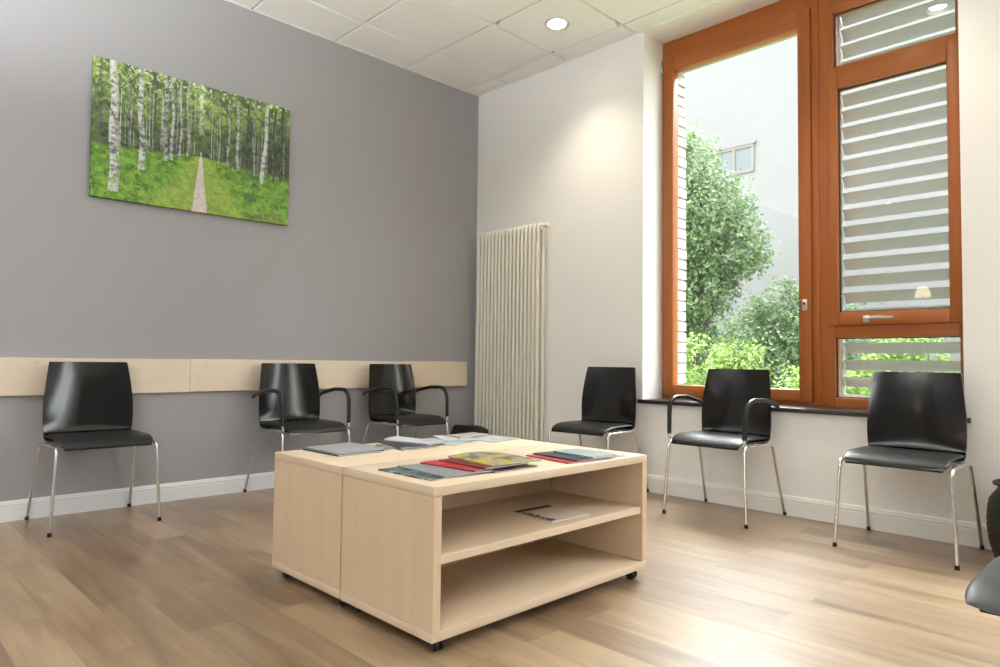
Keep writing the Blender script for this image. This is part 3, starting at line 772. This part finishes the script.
def magazine(center, rz, w, l, z, label, cmat, th=.004, bow=0., tilt=0., group='magazines on the table', name='magazine', cat='magazine', curl=0.):
    """pages block with a spine along local -x and a cover skin on top; bow lifts the middle, curl the free edge"""
    r = tag(empty(name, (center[0], center[1], z), rz), label, cat, group)
    nu, nv = 14, 6
    def surf(u, v): return bow*(1-u*u)*(.6+.4*v)+curl*max(0, u)**2
    def grid(z0, s, mx_=0):
        return [[(w/2*s*(i/(nu-1)*2-1), l/2*s*(j/(nv-1)*2-1), z0+surf(i/(nu-1)*2-1, j/(nv-1)*2-1)) for j in range(nv)] for i in range(nu)]
    def base(z0, s):
        return [[(x, y, z0+(zz-z0)) for (x, y, zz) in row] for row in grid(z0, s)]
    b = bmesh.new(); grid_solid(b, grid(th*.86, .985), base(th*.12, .985)); finish('pages', b, M['paper'], r, 40)
    b = bmesh.new(); grid_solid(b, grid(th, 1.), grid(th*.88, 1.)); finish('cover', b, cmat, r, 40)
    b = bmesh.new(); grid_solid(b, base(th*.10, 1.), base(0, 1.)); finish('back_cover', b, cmat, r, 40)
    b = bmesh.new(); box(b, (-w/2-.0006, -l/2, .0), (-w/2+.0004, l/2, th)); finish('spine', b, cmat, r)
    r.rotation_euler = (0, tilt, rz); return r
Z0 = TZ1+.0004
CM = dict(
    blue=cover_mat('dark_blue_photo_cover', (.02, .04, .06), (.13, .18, .15), (.40, .44, .42), scale=26),
    grey=cover_mat('grey_cover', (.23, .24, .255), rough=.35),
    red=cover_mat('red_cover', (.36, .012, .022), (.44, .03, .045), rough=.3),
    wine=cover_mat('pale_cover_red_edge', (.15, .010, .018), (.20, .02, .03), scale=6),
    map=cover_mat('yellow_map_cover', (.48, .37, .03), (.30, .29, .20), (.13, .12, .09), scale=14, lo=.40, hi=.5),
    dark=cover_mat('dark_brown_cover', (.05, .035, .03), (.22, .17, .14), scale=14),
    pale=cover_mat('pale_blue_cover', (.27, .36, .38), (.33, .41, .42), scale=4),
    navy=cover_mat('navy_cover', (.012, .014, .03), (.03, .035, .06), rough=.28),
    rosy=cover_mat('mauve_cover', (.26, .18, .21), (.38, .30, .32), scale=8),
    silver=cover_mat('silver_cover', (.27, .27, .30), (.31, .31, .34), scale=4, rough=.3),
    white=cover_mat('white_cover', (.50, .52, .55), (.28, .30, .33), (.09, .09, .11), scale=8, lo=.58, hi=.66),
    brown=cover_mat('grey_brown_photo_cover', (.10, .08, .07), (.36, .32, .30), (.62, .60, .58), scale=20),
    sky=cover_mat('white_cover_blue_band', (.55, .56, .58), (.35, .40, .45), band=(.05, .28, .62), scale=6, lo=.55, hi=.62, barpos=.88),
    news=cover_mat('grey_leaflet_cover', (.48, .50, .51), (.33, .36, .37), (.55, .56, .56), scale=9),
    shelfbk=cover_mat('beige_cover', (.62, .52, .42), (.70, .62, .54), scale=5),
    kraft=cover_mat('taupe_cover', (.40, .33, .28), (.46, .39, .33), scale=5),
)
# front fan, from left to right each lying on the one before
FAN = 'fanned magazines on the front unit'
magazine((-2.53, -2.553), R(1), .195, .275, Z0, 'dark blue and green photo magazine, leftmost and lowest of the front fan', CM['blue'], group=FAN)
magazine((-2.268, -2.58), R(-1), .205, .262, Z0, 'dark brown magazine lying flat underneath the right half of the front fan', CM['dark'], th=.0042, group=FAN)
magazine((-2.462, -2.560), R(-3), .20, .268, Z0+.0046, 'plain grey magazine second from left in the front fan', CM['grey'], group=FAN)
magazine((-2.356, -2.555), R(4), .20, .262, Z0+.0092, 'bright red magazine in the middle of the front fan', CM['red'], group=FAN)
magazine((-2.30, -2.575), R(-1), .20, .245, Z0+.0138, 'pale magazine with a dark red edge between the red and yellow ones', CM['wine'], group=FAN)
magazine((-2.245, -2.575), R(-6), .22, .255, Z0+.0184, 'yellow-edged map-like magazine with lifted pages, topmost of the front fan', CM['map'], th=.005, bow=.008, group=FAN)
RT = 'magazines at the right end of the front unit'
magazine((-1.93, -2.628), R(-8), .17, .245, Z0, 'red magazine lowest in the pile at the right table end', CM['red'], group=RT)
magazine((-1.885, -2.625), R(-6), .17, .245, Z0+.0046, 'navy magazine second from top in the pile at the right table end', CM['navy'], group=RT)
magazine((-1.826, -2.648), R(-6), .13, .215, Z0+.0092, 'pale blue booklet on top of the pile at the right table end', CM['pale'], th=.006, group=RT)
magazine((-1.735, -2.665), R(-12), .10, .16, Z0, 'mauve leaflet peeking out under the pale blue booklet', CM['rosy'], th=.0035, group=RT)
# rear unit
BK = 'magazines on the rear unit'
magazine((-2.452, -1.915), R(0), .215, .255, Z0+.0064, 'silver grey magazine with white page edges, leftmost on the rear unit', CM['silver'], th=.005, curl=.003, group=BK)
magazine((-2.462, -1.922), R(1), .205, .262, Z0, 'dark magazine under the silver grey one on the rear unit', CM['navy'], th=.006, group=BK)
magazine((-2.31, -1.92), R(9), .07, .19, Z0, 'narrow brown leaflet right of the silver grey magazine', CM['brown'], th=.004, group=BK)
magazine((-2.185, -1.965), R(-4), .16, .215, Z0, 'grey-brown photo magazine under the navy-edged white one', CM['brown'], group=BK)
magazine((-2.150, -1.945), R(-12), .18, .225, Z0+.0046, 'navy magazine between the photo magazine and the white one', CM['navy'], group=BK)
magazine((-2.085, -1.905), R(8), .12, .275, Z0+.0092, 'pale magazine with raised wavy cover on top of the middle rear pile', CM['white'], th=.005, bow=.006, group=BK)
magazine((-1.97, -1.955), R(20), .15, .215, Z0, 'white magazine with a blue title band in the middle of the rear unit', CM['sky'], group=BK)
magazine((-1.845, -1.89), R(-25), .15, .21, Z0+.0046, 'white photo magazine lying on the edge of the blue-banded one', CM['white'], group=BK)
magazine((-1.70, -1.985), R(10), .21, .20, Z0, 'wide grey-white leaflet at the right end of the rear unit', CM['news'], th=.004, group=BK)
magazine((-1.745, -1.865), R(4), .20, .11, Z0+.0092, 'taupe leaflet at the far edge of the rear unit near the radiator', CM['kraft'], th=.004, group=BK)
# booklet on the upper shelf: dull cover with a black band and a row of black marks
bk = magazine((-1.985, -2.615), R(-3), .20, .21, .2866, 'taupe booklet with black bands lying on the upper open shelf', CM['shelfbk'], th=.004, group=None, name='booklet', cat='booklet')
b = bmesh.new()
box(b, (-.098, .072, .004), (.085, .103, .0046)); finish('title_band', b, M['seal'], bk)
b = bmesh.new()
yy = .064
for k in range(11):
    hgt = random.uniform(.009, .013); x1_ = -.098+random.uniform(.016, .034)
    box(b, (-.098, yy-hgt, .004), (x1_, yy, .0045)); yy -= hgt+.004
finish('lettering', b, M['seal'], bk)

# ------------------------------------------------------------------ bag by the radiator and basket at the right edge
bg = tag(empty('bag', (-.36, -.34, 0)), 'slumped black cloth bag on the floor between corner chair and radiator', 'bag')
b = bmesh.new(); prof = [(.0, .0), (.13, .0), (.15, .02), (.162, .10), (.160, .20), (.155, .28), (.140, .335), (.09, .325), (.04, .31), (.0, .308)]
n = 28; rings = []
for r_, h in prof:
    ring = []
    for k in range(n):
        a = 2*PI*k/n; f = 1+.05*math.sin(3*a+h*9)+.03*math.sin(7*a+1+h*20)
        ring.append(b.verts.new((max(r_, .002)*.85*math.cos(a)*f, max(r_, .002)*1.15*math.sin(a)*f, h+(.012*math.sin(2*a+.6) if h > .25 else 0))))
    rings.append(ring)
for p_, q_ in zip(rings, rings[1:]):
    for k in range(n): b.faces.new((p_[k], p_[(k+1) % n], q_[(k+1) % n], q_[k]))
b.faces.new(rings[0][::-1]); b.faces.new(rings[-1]); finish('body', b, M['bag'], bg, 60)
b = bmesh.new()
tube(b, fillet([(-.02, .15, .27), (-.05, .13, .345), (-.06, 0, .352), (-.05, -.15, .345), (-.02, -.185, .24)], .05), .011, 8); finish('handle', b, M['bag'], bg, 50)

bs_ = tag(empty('waste_basket', (-.2, -3.825, 0)), 'black ribbed wicker basket at the right edge beside the window chair', 'basket')
b = bmesh.new(); n = 56; rings = []
pr = [(.115, .002), (.135, .01)]
for k in range(46):
    t = k/45; z = .014+.33*t; r_ = .137+.032*math.sin(PI*min(1, t*.9+.05))-.03*max(0, t-.8)/.2
    pr.append((r_+.0028*math.sin(k*PI), z)); 
for i, (r_, z) in enumerate(pr):
    rings.append([b.verts.new(((r_+(.0035 if (k//2+i//2) % 2 else 0))*math.cos(2*PI*k/n), (r_+(.0035 if (k//2+i//2) % 2 else 0))*math.sin(2*PI*k/n), z)) for k in range(n)])
for p_, q_ in zip(rings, rings[1:]):
    for k in range(n): b.faces.new((p_[k], p_[(k+1) % n], q_[(k+1) % n], q_[k]))
b.faces.new(rings[0][::-1])
inner = [[b.verts.new((rr_*math.cos(2*PI*k/n), rr_*math.sin(2*PI*k/n), z)) for k in range(n)] for rr_, z in ((.125, .344), (.12, .02))]
for p_, q_ in ((rings[-1], inner[0]), (inner[0], inner[1])):
    for k in range(n): b.faces.new((p_[k], p_[(k+1) % n], q_[(k+1) % n], q_[k]))
b.faces.new(inner[1]); finish('body', b, M['wicker'], bs_, 30)
b = bmesh.new(); tube(b, [(.140*math.cos(2*PI*k/40), .140*math.sin(2*PI*k/40), .346) for k in range(41)], .008, 8, caps=False); finish('rim', b, M['wicker'], bs_, 50)

# ------------------------------------------------------------------ downlights
def downlight():
    r = empty('downlight'); r['category'] = 'downlight'
    b = bmesh.new(); n = 32
    P = [(.070, .0), (.071, .0), (.086, -.001), (.0875, -.003), (.086, -.005), (.074, -.0055), (.066, -.002), (.066, .004), (.070, .004)]
    rings = [[b.verts.new((q*math.cos(2*PI*k/n), q*math.sin(2*PI*k/n), z)) for k in range(n)] for q, z in P]
    for p_, q_ in zip(rings, rings[1:]+rings[:1]):
        for k in range(n): b.faces.new((p_[k], p_[(k+1) % n], q_[(k+1) % n], q_[k]))
    finish('trim_ring', b, M['chrome'], r, 40)
    b = bmesh.new(); P = [(.066, .003), (.060, .025), (.050, .06), (.046, .075)]
    rings = [[b.verts.new((q*math.cos(2*PI*k/n), q*math.sin(2*PI*k/n), z)) for k in range(n)] for q, z in P]
    for p_, q_ in zip(rings, rings[1:]):
        for k in range(n): b.faces.new((p_[k], p_[(k+1) % n], q_[(k+1) % n], q_[k]))
    finish('reflector', b, M['steel'], r, 60)
    b = bmesh.new(); lathe(b, [(.010, .008), (.040, .011), (.052, .020), (.050, .060)], n=28); finish('lamp', b, M['bulb'], r, 50)
    return r
dl0 = downlight()
DLN = {0: 'lit recessed downlight in the ceiling near the white wall', 2: 'recessed downlight over the window, seen only as a reflection in the glass'}
spot = bpy.data.lights.new('downlight_beam', 'SPOT')
spot.energy = 31; spot.color = (1, .90, .72); spot.spot_size = R(112); spot.spot_blend = 1.; spot.shadow_soft_size = .05
for k, (x, y) in enumerate(LIGHTS):
    o = dl0 if k == 0 else copy_tree(dl0)
    o.location = (x, y, H)
    o['group'] = 'ceiling downlights'
    o['label'] = ('lit recessed downlight in the ceiling near the white wall' if k == 0 else 'recessed downlight at the window end of the ceiling, mirrored in the top window pane' if k == 1 else 'lit recessed downlight in the ceiling outside the picture')
    s = bpy.data.objects.new('downlight_beam', spot); COL.objects.link(s); s.location = (x, y, H-.012)

# floor lamp behind the camera, mirrored small in the window pane
fl = tag(empty('floor_lamp', (-4.95, -2.02, 0)), 'small floor lamp with a glowing conical shade, mirrored in the slatted window', 'lamp')
b = bmesh.new(); lathe(b, [(.13, 0), (.135, .004), (.13, .014), (.03, .022), (.012, .03)]); finish('base', b, M['steel'], fl, 40)
b = bmesh.new(); tube(b, [(0, 0, .025), (0, 0, 1.74)], .009, 12); finish('pole', b, M['steel'], fl, 40)
b = bmesh.new(); n = 28
P = [(.092, 1.70), (.052, 1.82), (.050, 1.82), (.090, 1.70)]
rings = [[b.verts.new((q*math.cos(2*PI*k/n), q*math.sin(2*PI*k/n), z)) for k in range(n)] for q, z in P]
for p_, q_ in zip(rings, rings[1:]+rings[:1]):
    for k in range(n): b.faces.new((p_[k], p_[(k+1) % n], q_[(k+1) % n], q_[k]))
finish('lamp_shade', b, emit_mat('glowing_shade', (1., .80, .52), 5.), fl, 40)
b = bmesh.new(); lathe(b, [(.008, 1.735), (.02, 1.75), (.026, 1.775), (.02, 1.80), (.006, 1.81)], n=16); finish('bulb', b, M['bulb'], fl, 60)
up = bpy.data.lights.new('ceiling_fill_spot', 'SPOT'); up.energy = 250; up.color = (.95, .98, 1.); up.spot_size = R(172); up.spot_blend = .4; up.shadow_soft_size = .06
o = bpy.data.objects.new('ceiling_fill_spot', up); COL.objects.link(o); o.location = (-4.95, -2.02, 1.86); o.rotation_euler = (PI, 0, 0)  # upward fill spot added at the lamp to brighten the ceiling

# ------------------------------------------------------------------ daylight, plus an added side fill
SKY, SUNVEIL = 4.5, 27.
w = bpy.data.worlds.new('overcast_sky'); sc.world = w; w.use_nodes = True
nt = w.node_tree; N, L = nt.nodes.new, nt.links.new
bg_ = nt.nodes['Background']
# hazy sky: even cloud with a brighter veil round the hidden sun, high on the far side of the building opposite
tc = N('ShaderNodeTexCoord'); SUN_AZ, SUN_EL = R(26), R(44)
dot = N('ShaderNodeVectorMath'); dot.operation = 'DOT_PRODUCT'
dot.inputs[1].default_value = (math.cos(SUN_EL)*math.cos(SUN_AZ), math.cos(SUN_EL)*math.sin(SUN_AZ), math.sin(SUN_EL))
L(tc.outputs['Generated'], dot.inputs[0])
mr = N('ShaderNodeMapRange'); mr.interpolation_type = 'SMOOTHERSTEP'
mr.inputs['From Min'].default_value = math.cos(R(58)); mr.inputs['From Max'].default_value = 1.; mr.inputs['To Min'].default_value = SKY; mr.inputs['To Max'].default_value = SUNVEIL
L(dot.outputs['Value'], mr.inputs['Value']); L(mr.outputs[0], bg_.inputs[1])
bg_.inputs[0].default_value = (.96, .98, 1., 1)
def window_or_fill_light(name, loc, rot, sx, sy, power, col=(.88, .945, 1.)):
    l = bpy.data.lights.new(name, 'AREA'); l.shape = 'RECTANGLE'; l.size = sx; l.size_y = sy; l.energy = power; l.color = col
    o = bpy.data.objects.new(name, l); COL.objects.link(o); o.location = loc; o.rotation_euler = rot; return o
for s, e in OPS: window_or_fill_light('side_fill_light', (XB-.26, (s+e)/2, 1.82), (R(118), 0, R(-90)), e-s, 2.05, 14)  # fill light added outside the made-up opening, tilted up towards the ceiling
window_or_fill_light('second_window_daylight', (.42, sum(W2)/2, 1.85), (R(90), 0, R(90)), W2[0]-W2[1], 2.4, 45)
# sky portal at the main window (guides sampling only, adds no light)
p_ = window_or_fill_light('window_portal', (.335, -2.62, 1.9), (R(90), 0, R(90)), 1.84, 2.6, 1); p_.data.cycles.is_portal = True

# ------------------------------------------------------------------ camera
F, YAW, PIT, ROL = 682.073, .796250, .0411276, .0119160
cam = bpy.data.cameras.new('camera'); co = bpy.data.objects.new('camera', cam); COL.objects.link(co)
cam.sensor_fit = 'HORIZONTAL'; cam.sensor_width = 36; cam.lens = F*36/1000; cam.clip_start = .05; cam.clip_end = 200
fw = Vector((math.cos(YAW)*math.cos(PIT), math.sin(YAW)*math.cos(PIT), math.sin(PIT))); r_ = Vector((math.sin(YAW), -math.cos(YAW), 0)); u_ = r_.cross(fw)
r2 = r_*math.cos(ROL)+u_*math.sin(ROL); u2_ = u_*math.cos(ROL)-r_*math.sin(ROL)
co.matrix_world = Matrix(((r2.x, u2_.x, -fw.x, -3.94278), (r2.y, u2_.y, -fw.y, -4.32986), (r2.z, u2_.z, -fw.z, .85658), (0, 0, 0, 1)))
sc.camera = co
vs = sc.view_settings; sc.display_settings.display_device = 'sRGB'
vs.view_transform = 'Standard'; vs.look = 'None'; vs.exposure = .95; vs.gamma = 1.; vs.use_curve_mapping = False
sc.cycles.use_denoising = True; sc.cycles.use_adaptive_sampling = False
sc.cycles.max_bounces = 10; sc.cycles.diffuse_bounces = 6; sc.cycles.transparent_max_bounces = 16
sc.cycles.sample_clamp_indirect = 6.
